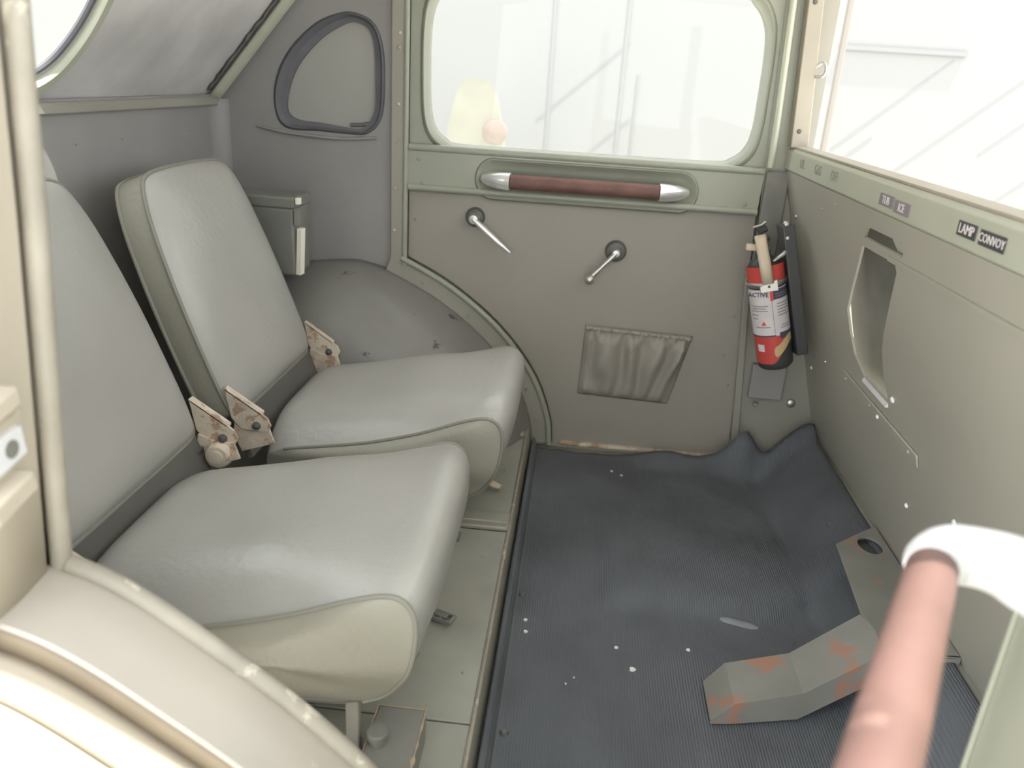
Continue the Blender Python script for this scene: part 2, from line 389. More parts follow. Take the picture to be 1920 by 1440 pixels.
# rounded corner to the rear panel
MB().grid([[V(-.785 + .035 * (1 - math.cos(a)), YF + .001 - .035 * (1 - math.sin(a)), z) for a in [k * math.pi / 20 for k in range(11)]] for z in (.05, .3, .5, .722)]).build('corner_panel', 'primer', wf)
# wheel arch dome
aroot = None
a_in = [p for p in arc_off(-.040) if p.x > -.62]
D = .235; prof_n = 14
dome = []
cx0, cz0 = -.43, .02
rim = catmull([V(x, z, 0) for x, z in [(-.80, .05), (-.79, .17), (-.74, .29), (-.64, .375), (-.52, .40)]], 6)[:-1] + [p for p in a_in if p.x > -.50]
for j in range(prof_n + 1):
    s = j / prof_n; a = s * math.pi / 2
    k = max(0, math.cos(a)) ** .55; dep = D * math.sin(a) ** .9
    dome.append([V(cx0 + (p.x - cx0) * (.12 + .88 * k), YF - dep, cz0 + (p.y - cz0) * k) for p in rim])
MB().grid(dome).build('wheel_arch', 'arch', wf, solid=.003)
fo = [p for p in ARC if p.x > -.405]; fi = [p for p in arc_off(-.046) if p.x > -.43]
n = min(len(fo), len(fi)); fo = fo[-n:]; fi = fi[-n:]
mb = MB(); 
mb.grid([[V(p.x, YF - .004, p.y) for p in fo], [V(p.x, YF - .010, p.y) for p in arc_off(-.006)[-n:]], [V(p.x, YF - .012, p.y) for p in fi], [V(p.x, YF + .002, p.y) for p in arc_off(-.052)[-n:]]])
mb.build('arch_flange', 'olive', wf, solid=.003)
MB().tube([V(p.x, YF - .012, p.y) for p in fo if p.x > -.385], .0065, 10).build('arch_bead', 'olive_green', wf)
fm = arc_off(-.026)
for i in (28, 36, 43, 50, 56):
    if i < len(fm): screw(wf, (fm[i].x, YF - .014, fm[i].y), (0, -1, 0), .0038, 'olive_green', 'rivet')

# quarter window
w2 = empty('window_2', (-.54, YF, .66)); struct(w2, 'small D-shaped quarter window with overpainted glass', 'window')
mid = [((a[0] + b[0]) / 2, (a[1] + b[1]) / 2) for a, b in zip(QO, QI)]
mb = MB(); ring = [[V(x, YF - .001, z) for x, z in QO + QO[:1]], [V(x, YF - .004, z) for x, z in [(a[0] * .8 + b[0] * .2, a[1] * .8 + b[1] * .2) for a, b in zip(QO + QO[:1], QI + QI[:1])]], [V(x, YF + .008, z) for x, z in mid + mid[:1]], [V(x, YF + .010, z) for x, z in QI + QI[:1]], [V(x, YF + .022, z) for x, z in QI + QI[:1]]]
mb.grid(ring).build('rubber_surround', 'rubber', w2, solid=.002)
MB().prism([(x, YF + .016, z) for x, z in QI], (0, .004, 0)).build('pane', 'qpane', w2, smooth_=False)
MB().tube([(-.50, YF + .013, .686), (-.475, YF + .012, .688), (-.455, YF + .013, .692)], .004, 6).build('peeling_sealant', 'rubber', w2)

# ------------------------------------------------------------------ rear panel, shelf, roof
wr = empty('wall_rear', (-.785, 1.1, 0)); struct(wr, 'grey-olive rear bulkhead panel behind the seats', 'wall')
MB().box((-.790, 1.09, .37), (.010, 1.26, .72)).build('bulkhead_panel', 'primer', wr, smooth_=False)
MB().box((-.780, 1.09, .717), (.014, 1.24, .016)).build('shelf_edge', 'olive', wr, bevel=.003)
MB().box((-.84, 1.09, .722), (.13, 1.24, .008)).build('parcel_shelf', 'olive', wr, smooth_=False)
for y in (.95, 1.22, 1.35, 1.60): screw(wr, (-.785, y, .665), (1, 0, 0), .004, 'primer')
ce = empty('ceiling', (-.3, 1.1, .9)); struct(ce, 'worn and torn grey felt headliner over the rear', 'ceiling')
RX = catmull([V(x, 0, z) for x, z in [(-.825, .716), (-.79, .742), (-.7088, .832), (-.632, .921), (-.50, 1.03), (-.30, 1.10), (0, 1.135), (.30, 1.14), (.52, 1.12)]], 8)
# rear window outline in the slope: (y, s) with s measured along the curve by z
def slope_pt(y, z):  # point on the rear slope plane
    return V(-.79 + .86 * (z - .738), y, z)
rw = [(1.02, .752), (1.10, .752), (1.145, .775), (1.158, .82), (1.148, .87), (1.12, .92), (1.06, .935), (.84, .935), (.78, .92), (.752, .87), (.742, .82), (.755, .775), (.80, .752), (.90, .752)]
RW = [(p.x, p.y) for p in catmull([V(a, b, 0) for a, b in rw], 5, True)]
# lower slope (with window hole), planar
lo = [slope_pt(.46, .722), slope_pt(1.725, .722), slope_pt(1.725, .96), slope_pt(.46, .96)]
nrm = V(.86, 0, -1).normalized()
MB().prism(lo, -nrm * .006, [[slope_pt(y, z) for y, z in RW]]).build('rear_slope_felt', 'head', ce, smooth_=False)
top = catmull([V(x, 0, z) for x, z in [(-.600, .958), (-.50, 1.03), (-.30, 1.10), (0, 1.135), (.30, 1.14), (.74, 1.12)]], 6)
G = [[V(p.x, y, p.z - (.06 * smooth((p.x + .6) / .3) * (abs(y - 1.09) / .63) ** 4)) for y in [.46 + 1.26 * j / 16 for j in range(17)]] for p in top]
MB().grid(G).build('roof_felt', 'head', ce, solid=.012)
# outer roof shell
G = [[V(p.x - .01, y, p.z + .02 - (.07 * smooth((p.x + .6) / .3) * (abs(y - 1.09) / .74) ** 4)) for y in [.345 + 1.435 * j / 16 for j in range(17)]] for p in top]
MB().grid(G).build('roof_shell', 'olive', ce, solid=.006)
# torn edge strip, ragged
rag = []; rag2 = []
for k in range(36):
    t = k / 35; z = .742 + .21 * t; 
    wv = .012 + .012 * abs(noise.noise(V(t * 9, 2, 0))) + .006 * noise.noise(V(t * 31, 5, 1))
    rag.append(slope_pt(1.704, z) + nrm * .004); rag2.append(slope_pt(1.698 - wv, z) + nrm * (.005 + .004 * noise.noise(V(t * 14, 0, 7))))
MB().grid([rag, rag2]).build('torn_edge', 'tear', ce, solid=.0015)
# torn triangular rent
tri = [slope_pt(1.50, .915) + nrm * .003, slope_pt(1.535, .962) + nrm * .003, slope_pt(1.475, .962) + nrm * .003]
MB().prism(tri, nrm * .0015).build('torn_rent', 'tear', ce, smooth_=False)
# side trim rail along the far roof edge
rl = [slope_pt(1.712, .722 + .30 * k / 10) + V(.006, 0, 0) for k in range(11)]
tr = MB(); tr.grid([[p + V(0, -.012, 0) + nrm * .004 for p in rl], [p + V(.002, -.006, -.002) + nrm * .007 for p in rl], [p + V(.012, .000, -.012) + nrm * .004 for p in rl]])
struct(tr.build('trim_1', 'grey_green', solid=.003), 'pale green trim strip running up the roof edge', 'trim')
w1 = empty('window_1', slope_pt(.95, .75)); struct(w1, 'bright rear window with rounded pale green frame', 'window')
def rw_off(k): 
    cy, cz = .95, .843
    return [(cy + (y - cy) * k, cz + (z - cz) * (1 + (k - 1) * 2.0)) for y, z in RW + RW[:1]]
mb = MB().grid([[slope_pt(y, z) + nrm * .002 for y, z in rw_off(1.085)], [slope_pt(y, z) + nrm * .012 for y, z in rw_off(1.06)], [slope_pt(y, z) + nrm * .010 for y, z in rw_off(1.02)], [slope_pt(y, z) - nrm * .004 for y, z in rw_off(1.005)]])
mb.build('window_frame', 'grey_green', w1, solid=.002)
MB().tube([slope_pt(y, z) - nrm * .006 for y, z in rw_off(.99)[:-1]], .005, 8, closed=True).build('rubber_seal', 'rubber', w1)
MB().prism([slope_pt(y, z) - nrm * .008 for y, z in rw_off(.99)[:-1]], -nrm * .004).build('pane', 'glass', w1, smooth_=False)

# ------------------------------------------------------------------ far door
d1 = empty('door_1', (0, YF, 0)); struct(d1, 'olive far rear door with window, grab bar and gathered pocket', 'door')
arcd = [p for p in arc_off(.008) if p.x > -.372]
low = [(-.370, .563)] + [(p.x, p.y) for p in arcd] + [(-.016, -.004), (.392, -.004), (.364, .563)]
MB().prism([(x, YF + .002, z) for x, z in low], (0, .012, 0)).build('trim_panel', 'olive_panel', d1, smooth_=False)
wn = [(-.331, .80), (-.328, .735), (-.318, .695), (-.293, .671), (-.25, .662), (0, .662), (.25, .663), (.295, .671), (.322, .695), (.332, .735), (.333, .80), (.332, .87), (.325, .92), (.300, .957), (.255, .972), (0, .976), (-.255, .972), (-.300, .957), (-.324, .92), (-.331, .87)]
WN = [(p.x, p.y) for p in catmull([V(a, b, 0) for a, b in wn], 4, True)]
def wn_off(d):
    cx, cz = 0, .818
    out = []
    for x, z in WN + WN[:1]:
        vx, vz = x - cx, z - cz
        out.append((x + d * (vx / .33 if abs(vx) > .2 else vx / .33), z + d * vz / .157))
    return out
fr = [(-.370, .650), (.366, .650), (.352, 1.03), (-.370, 1.03)]
MB().prism([(x, YF - .002, z) for x, z in fr], (0, .018, 0), [[(x, YF - .002, z) for x, z in wn_off(.016)[:-1]]]).build('window_surround', 'olive_green', d1, smooth_=False)
mb = MB().grid([[V(x, YF - .003, z) for x, z in wn_off(.017)], [V(x, YF - .006, z) for x, z in wn_off(.011)], [V(x, YF + .004, z) for x, z in wn_off(.003)], [V(x, YF + .016, z) for x, z in wn_off(0)]])
mb.build('window_frame', 'olive_green', d1, solid=.002)
pn = MB().prism([(x, YF + .014, z) for x, z in wn_off(.002)[:-1]], (0, .004, 0)).build('pane', 'glass', d1, smooth_=False)
# belt rail with oval dish
ov = []
for k in range(48):
    a = 2 * math.pi * k / 48
    c, s_ = math.cos(a), math.sin(a)
    ov.append((.006 + (.190 if c > 0 else -.190) + .037 * c, .5985 + .037 * s_))
OV = sorted(ov, key=lambda p: 0) 
belt = [(-.370, .568), (.3635, .568), (.366, .652), (-.370, .652)]
MB().prism([(x, YF - .010, z) for x, z in belt], (0, .014, 0), [[(x, YF - .010, z) for x, z in OV]]).build('belt_rail', 'olive_green', d1, smooth_=False)
def ov_s(k, y): return [V(.006 + (x - .006) * (1 - (1 - k) * .17), y, .5985 + (z - .5985) * k) for x, z in OV + OV[:1]]
MB().grid([ov_s(1.16, YF - .010), ov_s(1.08, YF - .0135), ov_s(1.0, YF - .010), ov_s(.85, YF - .001), ov_s(.6, YF + .004), ov_s(.05, YF + .006)]).build('oval_dish', 'olive_green', d1, solid=.001)
MB().tube([(-.370, YF - .009, .570), (.3635, YF - .009, .570)], .0075, 10).build('belt_moulding', 'olive_green', d1)
MB().tube([(-.370, YF - .007, .652), (.366, YF - .007, .652)], .008, 10).build('belt_moulding', 'olive_green', d1)
# grab bar
gb = MB().tube([(-.150, YF - .034, .5985), (.156, YF - .034, .5985)], .0155, 18).build('grab_bar', 'grip', d1)
for sgn, x0 in ((-1, -.150), (1, .156)):
    pr = []; rr = []
    for k in range(13):
        t = k / 12; pr.append(V(x0 + sgn * .066 * t, YF - .034 + .030 * t ** 1.6, .5985)); rr.append(.0175 * math.sqrt(max(0.0, 1 - t ** 2.2)) + .0008)
    MB().tube(pr, rr, 18).build('bar_end', 'chrome', gb)
# door lever and window crank
hl = MB().lathe((-.224, YF + .002, .515), (0, -1, 0), [(.021, 0), (.021, .006), (.017, .013), (.011, .015), (.010, .026), (.0001, .028)], 24).build('door_handle', 'escut', d1)
MB().lathe((-.224, YF - .012, .515), (0, -1, 0), [(.0115, 0), (.0115, .018), (.009, .023), (.0001, .024)], 20).build('hub', 'satin', hl)
MB().tube([(-.224, YF - .030, .515), (-.200, YF - .033, .4965), (-.170, YF - .034, .472), (-.143, YF - .030, .450)], [.0075, .0085, .0075, .0035], 12, flat=.75).build('lever', 'chrome', hl)
ck = MB().lathe((.083, YF + .002, .4655), (0, -1, 0), [(.023, 0), (.023, .006), (.019, .014), (.011, .016), (.0001, .017)], 24).build('window_crank', 'escut', d1)
MB().lathe((.083, YF - .012, .4655), (0, -1, 0), [(.010, 0), (.010, .016), (.007, .021), (.0001, .022)], 18).build('hub', 'satin', ck)
MB().tube([(.083, YF - .028, .4655), (.058, YF - .034, .438), (.034, YF - .036, .411)], [.0065, .0045, .0055], 10).build('crank_arm', 'satin', ck)
MB().lathe((.032, YF - .028, .408), (0, -1, 0), [(.0001, -.001), (.007, 0), (.0105, .007), (.0115, .014), (.0095, .021), (.005, .0245), (.0001, .0255)], 18).build('crank_knob', 'satin', ck)
# gathered pocket
pk = MB(); G = []
NX, NZ = 60, 26
for j in range(NZ + 1):
    tz = j / NZ; row = []
    for i in range(NX + 1):
        tx = i / NX
        x0 = .034 + (.272 - .034) * tx; x1 = .030 + (.236 - .030) * tx
        x = x0 * (1 - tz) + x1 * tz; z = .296 - .006 * tx - (.166) * tz
        fold = .5 + .5 * math.sin(tx * 30 + 1.2 * math.sin(tz * 3 + tx * 5) + 2.0 * noise.noise(V(tx * 4, tz * 2, 0)))
        env = smooth(tx / .08) * smooth((1 - tx) / .06) * smooth((1 - tz) / .1)
        band = smooth((.17 - tz) / .03)
        amp = .022 * (1 - band) * (.4 + .6 * math.exp(-((tz - .3) / .35) ** 2)) 
        y = YF + .001 - env * (.004 + amp * fold + band * (.006 + .0025 * math.sin(tx * 62))) - .004 * env * math.sin(tz * math.pi)
        row.append(V(x, y, z))
    G.append(row)
pocket = pk.grid(G).build('gathered_pocket', 'olive_panel', d1, solid=.0015)
bandm = MB().tube([V(.036 + .234 * k / 40, YF - .010 - .0015 * math.sin(k * 2.3), .291 - .006 * k / 40) for k in range(41)], [.0045 + .0012 * math.sin(k * 2.3) for k in range(41)], 8).build('elastic_hem', 'olive_panel', pocket)
for x, z in [(-.348, .628), (-.341, .580), (.3364, .584), (.354, .342), (.352, .45), (-.355, .50), (.366, .18), (.37, .06), (-.30, .36), (.345, .25)]:
    screw(d1, (x, YF - (.010 if z > .56 else -.002), z), (0, -1, 0), .0036, 'olive_green' if z > .56 else 'primer')
MB().box((.20, YF - .004, .0045), (.40, .014, .008)).build('sill_strip', 'rust', d1, bevel=.002)
MB().box((.20, YF + .03, -.03), (.95, .08, .06)).build('threshold', 'olive', d1, smooth_=False)

MB().prism([(-.42, YF + .020, -.06), (.46, YF + .020, -.06), (.46, YF + .020, 1.08), (-.42, YF + .020, 1.08)], (0, .02, 0), [[(x, YF + .020, z) for x, z in wn_off(.004)[:-1]]]).build('outer_skin', 'olive', d1, smooth_=False)
# centre post beside the door
wp = empty('wall_post', (.40, 1.70, 0)); struct(wp, 'olive centre door post between far door and bulkhead', 'post')
MB().prism([(.398, YF - .004, -.01), (.62, YF - .004, -.01), (.60, YF - .004, .648), (.366, YF - .004, .648)], (0, .03, 0)).build('post_lower', 'olive', wp, smooth_=False)
MB().prism([(.366, YF - .004, .648), (.408, YF - .004, .648), (.39, YF - .004, 1.08), (.350, YF - .004, 1.08)], (0, .03, 0)).build('post_upper', 'olive_green', wp, smooth_=False)
MB().tube([(.372, 1.702, .662), (.3705, 1.702, .76), (.360, 1.702, 1.06)], .0065, 10).build('window_channel', 'grey_green', wp)
MB().box((.392, 1.712, .53), (.046, .010, .25)).build('seal_strip', 'frame', wp, bevel=.003)
MB().box((.444, 1.706, .205), (.072, .014, .078)).build('scuff_plate', 'primer', wp, bevel=.002)
MB().prism([(.394, YF - .014, .0), (.412, YF - .014, .0), (.372, YF - .014, .45), (.360, YF - .014, .45)], (0, .012, 0)).build('post_flange', 'olive', wp, bevel=.002)
screw(wp, (.428, 1.706, .150), (0, -1, 0), .006, 'satin', 'bolt', .004); screw(wp, (.508, 1.716, .155), (0, -1, 0), .010, 'satin', 'bolt', .004)

# ------------------------------------------------------------------ front bulkhead
wb = empty('wall_front', (.5, 1.1, .10)); struct(wb, 'olive bulkhead behind the front seats with a cut-out hatch', 'wall')
PN = V(1, 0, .286).normalized()
def bp(y, z, d=0): return V(.5943 - .286 * z, y, z) - PN * d     # d = distance towards the rear seats
hole = [(1.2359, .5975), (1.0979, .5987), (1.0938, .5876), (1.13, .5366), (1.168, .480), (1.1794, .450), (1.1799, .4183), (1.1646, .3761), (1.2809, .3773), (1.3267, .3994), (1.3419, .4315), (1.3492, .4705), (1.3105, .5157), (1.2797, .5482)]
slot = [(1.2036, .630), (1.0573, .632), (1.0679, .6132), (1.2249, .6119)]
MB().prism([bp(.30, .085), bp(1.722, .085), bp(1.722, .658), bp(.30, .658)], PN * .004, [[bp(*p) for p in hole], [bp(*p) for p in slot]]).build('bulkhead_panel', 'bulk', wb, smooth_=False)
# sheet behind the hatch: curved
G = []
for j in range(9):
    z = .30 + .36 * j / 8
    G.append([bp(.95 + .5 * i / 10, z, -.035 - .055 * math.sin(math.pi * i / 10) * math.sin(math.pi * (.15 + .7 * j / 8))) for i in range(11)])
MB().grid(G).build('inner_sheet', 'frame', wb, solid=.003)
MB().prism([bp(1.058, .632, -.008), bp(1.133, .631, -.008), bp(1.108, .611, -.008), bp(1.068, .613, -.008)], PN * .003).build('folded_tab', 'grey_green', wb, smooth_=False)
MB().prism([bp(1.168, .3745, .001), bp(1.281, .3760, .001), bp(1.281, .3705, .004), bp(1.168, .3690, .004)], PN * .004).build('sunlit_lip', 'alu', wb, smooth_=False)  # bright metal strip paints sunlight on the hatch's lower lip
MB().prism([bp(1.40, .350, .0035), bp(1.05, .346, .0035), bp(1.05, .327, .0035), bp(1.41, .327, .0035)], PN * .003).build('stiffener_strip', 'bulk', wb, bevel=.001)
MB().prism([bp(1.12, .6055, .0025), bp(.50, .611, .0025), bp(.50, .604, .0025), bp(1.12, .599, .0025)], PN * .002).build('lap_seam', 'bulk', wb, smooth_=False)
for (y, z, mt, r) in [(1.1122, .2354, 'white', .0042), (.9349, .3079, 'white', .0048), (1.211, .3366, 'white', .004), (1.1437, .3902, 'white', .0055), (1.66, .262, 'white', .004), (1.5324, .3182, 'satin', .004), (1.38, .338, 'primer', .004), (1.25, .34, 'primer', .004), (1.45, .62, 'primer', .003), (1.36, .64, 'primer', .003), (1.66, .575, 'satin', .0045), (1.08, .338, 'primer', .004)]:
    screw(wb, bp(y, z, .0032 if .32 < z < .352 and 1.05 < y < 1.41 else 0), -PN, r, mt, 'screw', .003)
# rail
rail = MB().prism([(.404, .30, .661), (.404, .30, .697), (.410, .30, .703), (.446, .30, .704), (.446, .30, .655), (.412, .30, .655)], (0, 1.42, 0)).build('top_rail', 'grey_green', wb, bevel=.0015)
MB().box((.426, 1.01, .7045), (.034, 1.40, .004)).build('lit_rail_top', 'stile', rail, bevel=.001)  # tan slab paints the light on the rail's top face
def tape(y0, y1, z, txt, size, mt='tape', tm='label'):
    t = MB().box((.4033, (y0 + y1) / 2, z), (.0012, abs(y1 - y0), .0155)).build('label_tape', mt, rail, bevel=.0006)
    text_mesh('lettering', txt, size, (.4026, (y0 + y1) / 2, z), (0, -1, 0), (0, 0, 1), tm, rail)
    return t
tape(1.150, 1.098, .677, 'TUB', .0145, 'ink'); tape(1.093, 1.040, .675, 'ICE', .0145, 'ink')
tape(.902, .858, .6795, 'LAMP', .0145); tape(.850, .796, .6785, 'CONVOY', .0125)
for y, tx in ((1.585, 'OIL'), (1.475, 'GAS'), (1.375, 'OFF')):
    text_mesh('stencil_lettering', tx, .024, (.4034, y, .681), (0, -1, 0), (0, 0, 1), 'olive', rail)
# cream stile beside the bulkhead window
stl = MB().prism([(.402, 1.690, .703), (.436, 1.690, .703), (.408, 1.690, 1.08), (.382, 1.690, 1.08)], (0, .030, 0)).build('window_stile', 'stile', wb, bevel=.002)
for x, z in ((.413, .735), (.40, .965)): screw(stl, (x, 1.690, z), (0, -1, 0), .005, 'escut')
MB().tube(catmull([(.424, 1.693, .855), (.434, 1.688, .862), (.440, 1.684, .852), (.437, 1.684, .838), (.425, 1.690, .836)], 4), .003, 6).build('catch', 'satin', stl)

# ------------------------------------------------------------------ near side: pillar, sill
wn_ = empty('wall_near', (-.4, .45, 0)); struct(wn_, 'olive near door pillar and curved sill, painted tan as if sunlit', 'wall')
NA = catmull([V(x, z, 0) for x, z in [(-.62, .40), (-.52, .435), (-.43, .442), (-.365, .432), (-.316, .411), (-.256, .369), (-.197, .323), (-.137, .264), (-.085, .195), (-.05, .12), (-.03, .0)]], 8)
sec = [(.498, -.016), (.490, -.006), (.484, -.003), (.450, -.005), (.421, -.004), (.4185, -.006), (.417, -.0145), (.406, -.017), (.390, -.019), (.3845, -.018), (.381, -.024)]
def sweep(sc): return [[V(p.x, y, p.y) for p in arc_off(d, NA)] for y, d in sc]
MB().grid(sweep(sec[:6])).build('sill', 'sill', wn_, solid=.002)
MB().grid(sweep([(.4185, -.006), (.4172, -.012), (.4160, -.022)])).build('sill_groove', 'groove', wn_, solid=.002)
MB().grid(sweep([(.4160, -.0215), (.406, -.020), (.390, -.021), (.3845, -.020), (.381, -.026)])).build('sill_flange', 'jamb', wn_, solid=.002)
fsec = [(.381, -.026), (.376, -.020), (.368, -.020), (.355, -.030), (.34, -.055), (.32, -.11), (.30, -.20)]
MB().grid([[V(p.x, y, p.y) for p in arc_off(d, NA)] for y, d in fsec]).build('fender_edge', 'fender', wn_, solid=.002)
MB().tube([V(p.x, .491, p.y) for p in NA if p.x > -.372], .0078, 10).build('sill_bead', 'bead', wn_)
MB().tube([(-.372, .491, .425), (-.362, .491, .55), (-.350, .491, .70), (-.342, .491, .825), (-.330, .491, 1.06)], .0078, 12).build('pillar_bead', 'bead', wn_)
# pillar face
jf = [(-.371, .42), (-.361, .55), (-.349, .70), (-.341, .825), (-.330, 1.10)]
mb = MB(); 
mb.grid([[V(x - .012, .500, z) for x, z in jf], [V(x - .012, .482, z) for x, z in jf], [V(x - .006, .478, z) for x, z in jf], [V(x - .004, .44, z) for x, z in jf], [V(x - .004, .408, z) for x, z in jf], [V(x - .010, .396, z) for x, z in jf], [V(x - .06, .385, z) for x, z in jf], [V(x - .5, .385, z) for x, z in jf]])
mb.build('pillar_face', 'jamb', wn_, solid=.003)
MB().prism([(-.372, .505, .05), (-.372, .505, 1.10), (-.90, .505, 1.10), (-.90, .505, .05)], (0, -.01, 0)).build('inner_panel', 'olive', wn_, smooth_=False)
MB().prism([(-.90, .39, -.1), (-.90, .39, .722), (-.90, 1.76, .722), (-.90, 1.76, -.1)], (-.01, 0, 0)).build('tail_panel', 'olive', wn_, smooth_=False)
# striker
stk = MB().prism([(-.356, .405, .520), (-.356, .447, .527), (-.354, .449, .580), (-.354, .405, .575)], (.004, 0, 0)).build('striker_plate', 'jamb', wn_, bevel=.001)
MB().box((-.347, .418, .592), (.016, .040, .014), Matrix.Rotation(.18, 3, 'X')).build('striker_block', 'jamb', stk, bevel=.0025)
MB().box((-.347, .418, .532), (.018, .042, .015), Matrix.Rotation(.18, 3, 'X')).build('striker_block', 'jamb', stk, bevel=.0025)
MB().prism([(-.352, .402, .545), (-.352, .444, .552), (-.352, .442, .572), (-.352, .402, .569)], (.006, 0, 0)).build('worn_plate', 'alu', stk, bevel=.001)
MB().lathe((-.3462, .430, .5605), (1, 0, 0), [(.0062, 0), (.0062, .0006)], 18).build('latch_hole', 'frame', stk)

# ------------------------------------------------------------------ open near door with its grab bar
d2 = empty('door_2', (.325, .50, 0)); struct(d2, 'near rear door standing open, only its green edge in view', 'door')
u = V(-.42, -.907, 0).normalized(); nO = V(u.y, -u.x, 0)   # nO points to the inner face side?
if nO.x > 0: nO = -nO
H = V(.330, .502, 0)
def dp(s, z, d=0): return H + u * s + nO * d + V(0, 0, z)
MB().prism([dp(0, -.02), dp(.74, -.02), dp(.74, .66), dp(0, .66)], -nO * .045, ).build('door_slab', 'grey_green', d2, bevel=.004)
MB().prism([dp(.0, .565, .0), dp(.0, .64, .0), dp(.0, .64, .006), dp(.0, .565, .006)], u * .74).build('belt_rail', 'grey_green', d2, bevel=.003)
MB().prism([dp(.012, .0, .0), dp(.02, .0, .0), dp(.02, .55, .0), dp(.012, .55, .0)], nO * .004).build('panel_edge', 'olive_green', d2, bevel=.001)
for (s0, s1) in ((.0, .03), (.71, .74)):
    MB().prism([dp(s0, .66), dp(s1, .66), dp(s1, 1.0), dp(s0, 1.0)], -nO * .03).build('window_post', 'grey_green', d2, bevel=.003)
gA = V(.2147, .405, .5570); gB = V(.095, .175, .580)
gbar = MB().tube([gA + (gB - gA) * k / 6 for k in range(7)], [.0136, .0138, .0139, .0140, .0140, .0140, .0140], 24).build('grab_bar', 'grip_red', d2)
gd = (gA - gB).normalized()
el = catmull([gA - gd * .004, gA + gd * .010, gA + gd * .022 + V(.010, -.002, .002), gA + gd * .026 + V(.030, -.012, .003), gA + V(.062, -.004, -.002), gA + V(.105, -.018, -.008)], 6)
MB().tube(el, [.0145 + .0030 * smooth(k / 12) + .005 * smooth((k - 14) / 14) for k in range(len(el))], 24).build('bar_end', 'alu', gbar)

# ------------------------------------------------------------------ seats
def cushion(root, xf, yc, w, zoff=0):
    """cushion: waterfall top panel, boxed sides with piping. xf = front X, yc = centre, w = width between seams"""
    pr = [(-.400, .195), (-.37, .210), (-.30, .224), (-.22, .241), (-.14, .265), (-.075, .290), (-.028, .301), (-.006, .288), (.000, .258), (-.006, .212), (-.022, .180), (-.040, .158), (-.065, .146)]
    bt = [(-.10, .143), (-.25, .140), (-.385, .145), (-.405, .175)]
    top = catmull([V(x, 0, z) for x, z in pr], 4); bot = catmull([V(x, 0, z) for x, z in bt], 3)
    NU = 22
    def put(p, t, crown):  # t in -1..1
        e = 1 - abs(t) ** 4.5
        fr = smooth((p.x + .12) / .12)
        px = p.x - .007 * abs(t) ** 4 * fr
        nz = p.z + zoff + crown * e * (.012 + .034 * smooth((-.04 - p.x) / .17)) - .006 * abs(t) ** 6
        wx = w / 2 * (1 - .04 * smooth((-.2 - p.x) / .2)) * (1 - .10 * smooth((.215 - p.z) / .07))
        return V(xf + px + crown * fr * e * .006, yc + t * wx, nz)
    G = [[put(p, -1 + 2 * i / NU, 1.0 if p.x < -.15 else smooth((p.z - .19) / .04)) for i in range(NU + 1)] for p in top]
    Gb = [[put(p, -1 + 2 * i / NU, 0) for i in range(NU + 1)] for p in bot]
    allr = G + Gb + [G[0]]
    mb = MB().grid(allr)
    c = mb.build('cushion', 'vinyl', root, angle=70)
    ring = [r for r in G + Gb]
    for side, sg in ((0, -1), (NU, 1)):
        loop = [r[side] for r in ring]; cen = V(xf - .19, loop[0].y, .205 + zoff)
        rows = []
        for k in range(8):
            s = 1 - k / 7 * .97
            rows.append([V(cen.x + (q.x - cen.x) * s, q.y + sg * (.020 * (1 - s ** 3)) , cen.z + (q.z - cen.z) * s) for q in loop + loop[:1]])
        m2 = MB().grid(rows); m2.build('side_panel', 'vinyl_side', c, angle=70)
        MB().tube([q + V(0, sg * .001, 0) for q in [r[side] for r in G[4:]]], .0028, 8).build('piping', 'piping', c)
    return c

def backrest(root, xb, zb, yc, w, h=.40, lean=.375, thick=.055):
    t = V(-lean, 0, 1).normalized(); n = V(1, 0, lean).normalized()    # n = front normal
    O = V(xb, yc, zb)
    # outline (y, s): slightly narrower at the top with rounded top corners
    half = [(0, 0), (.30 * w, 0.0), (.455 * w, .004), (.490 * w, .03), (.498 * w, .10), (.49 * w, .20), (.465 * w, .29), (.435 * w, .345), (.385 * w, .385), (.31 * w, .398), (.16 * w, .402), (0, .403)]
    pts = [V(a, b * h / .40, 0) for a, b in half] + [V(-a, b * h / .40, 0) for a, b in reversed(half[1:-1])]
    OUT = catmull(pts, 4, True); L = OUT + OUT[:1]
    cy = .21 * h / .40
    def ringp(k, d):
        return [O + V(0, p.x * k, 0) + t * (cy + (p.y - cy) * k) + n * d for p in L]
    rows = [ringp(0, .024), ringp(.02, .024), ringp(.25, .0235), ringp(.5, .022), ringp(.72, .019), ringp(.86, .014), ringp(.94, .008), ringp(.98, .003), ringp(1.0, -.004)]
    b = MB().grid(rows).build('backrest', 'vinyl', root, angle=70)
    rows2 = [ringp(1.0, -.004), ringp(1.004, -.02), ringp(1.0, -thick + .006), ringp(.985, -thick), ringp(0, -thick)]
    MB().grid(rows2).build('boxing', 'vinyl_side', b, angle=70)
    MB().tube(ringp(1.004, -.004)[:-1], .0034, 8, closed=True).build('piping', 'piping', b)
    MB().tube(ringp(1.0, -thick + .006)[:-1], .0034, 8, closed=True).build('piping', 'piping', b)
    return b

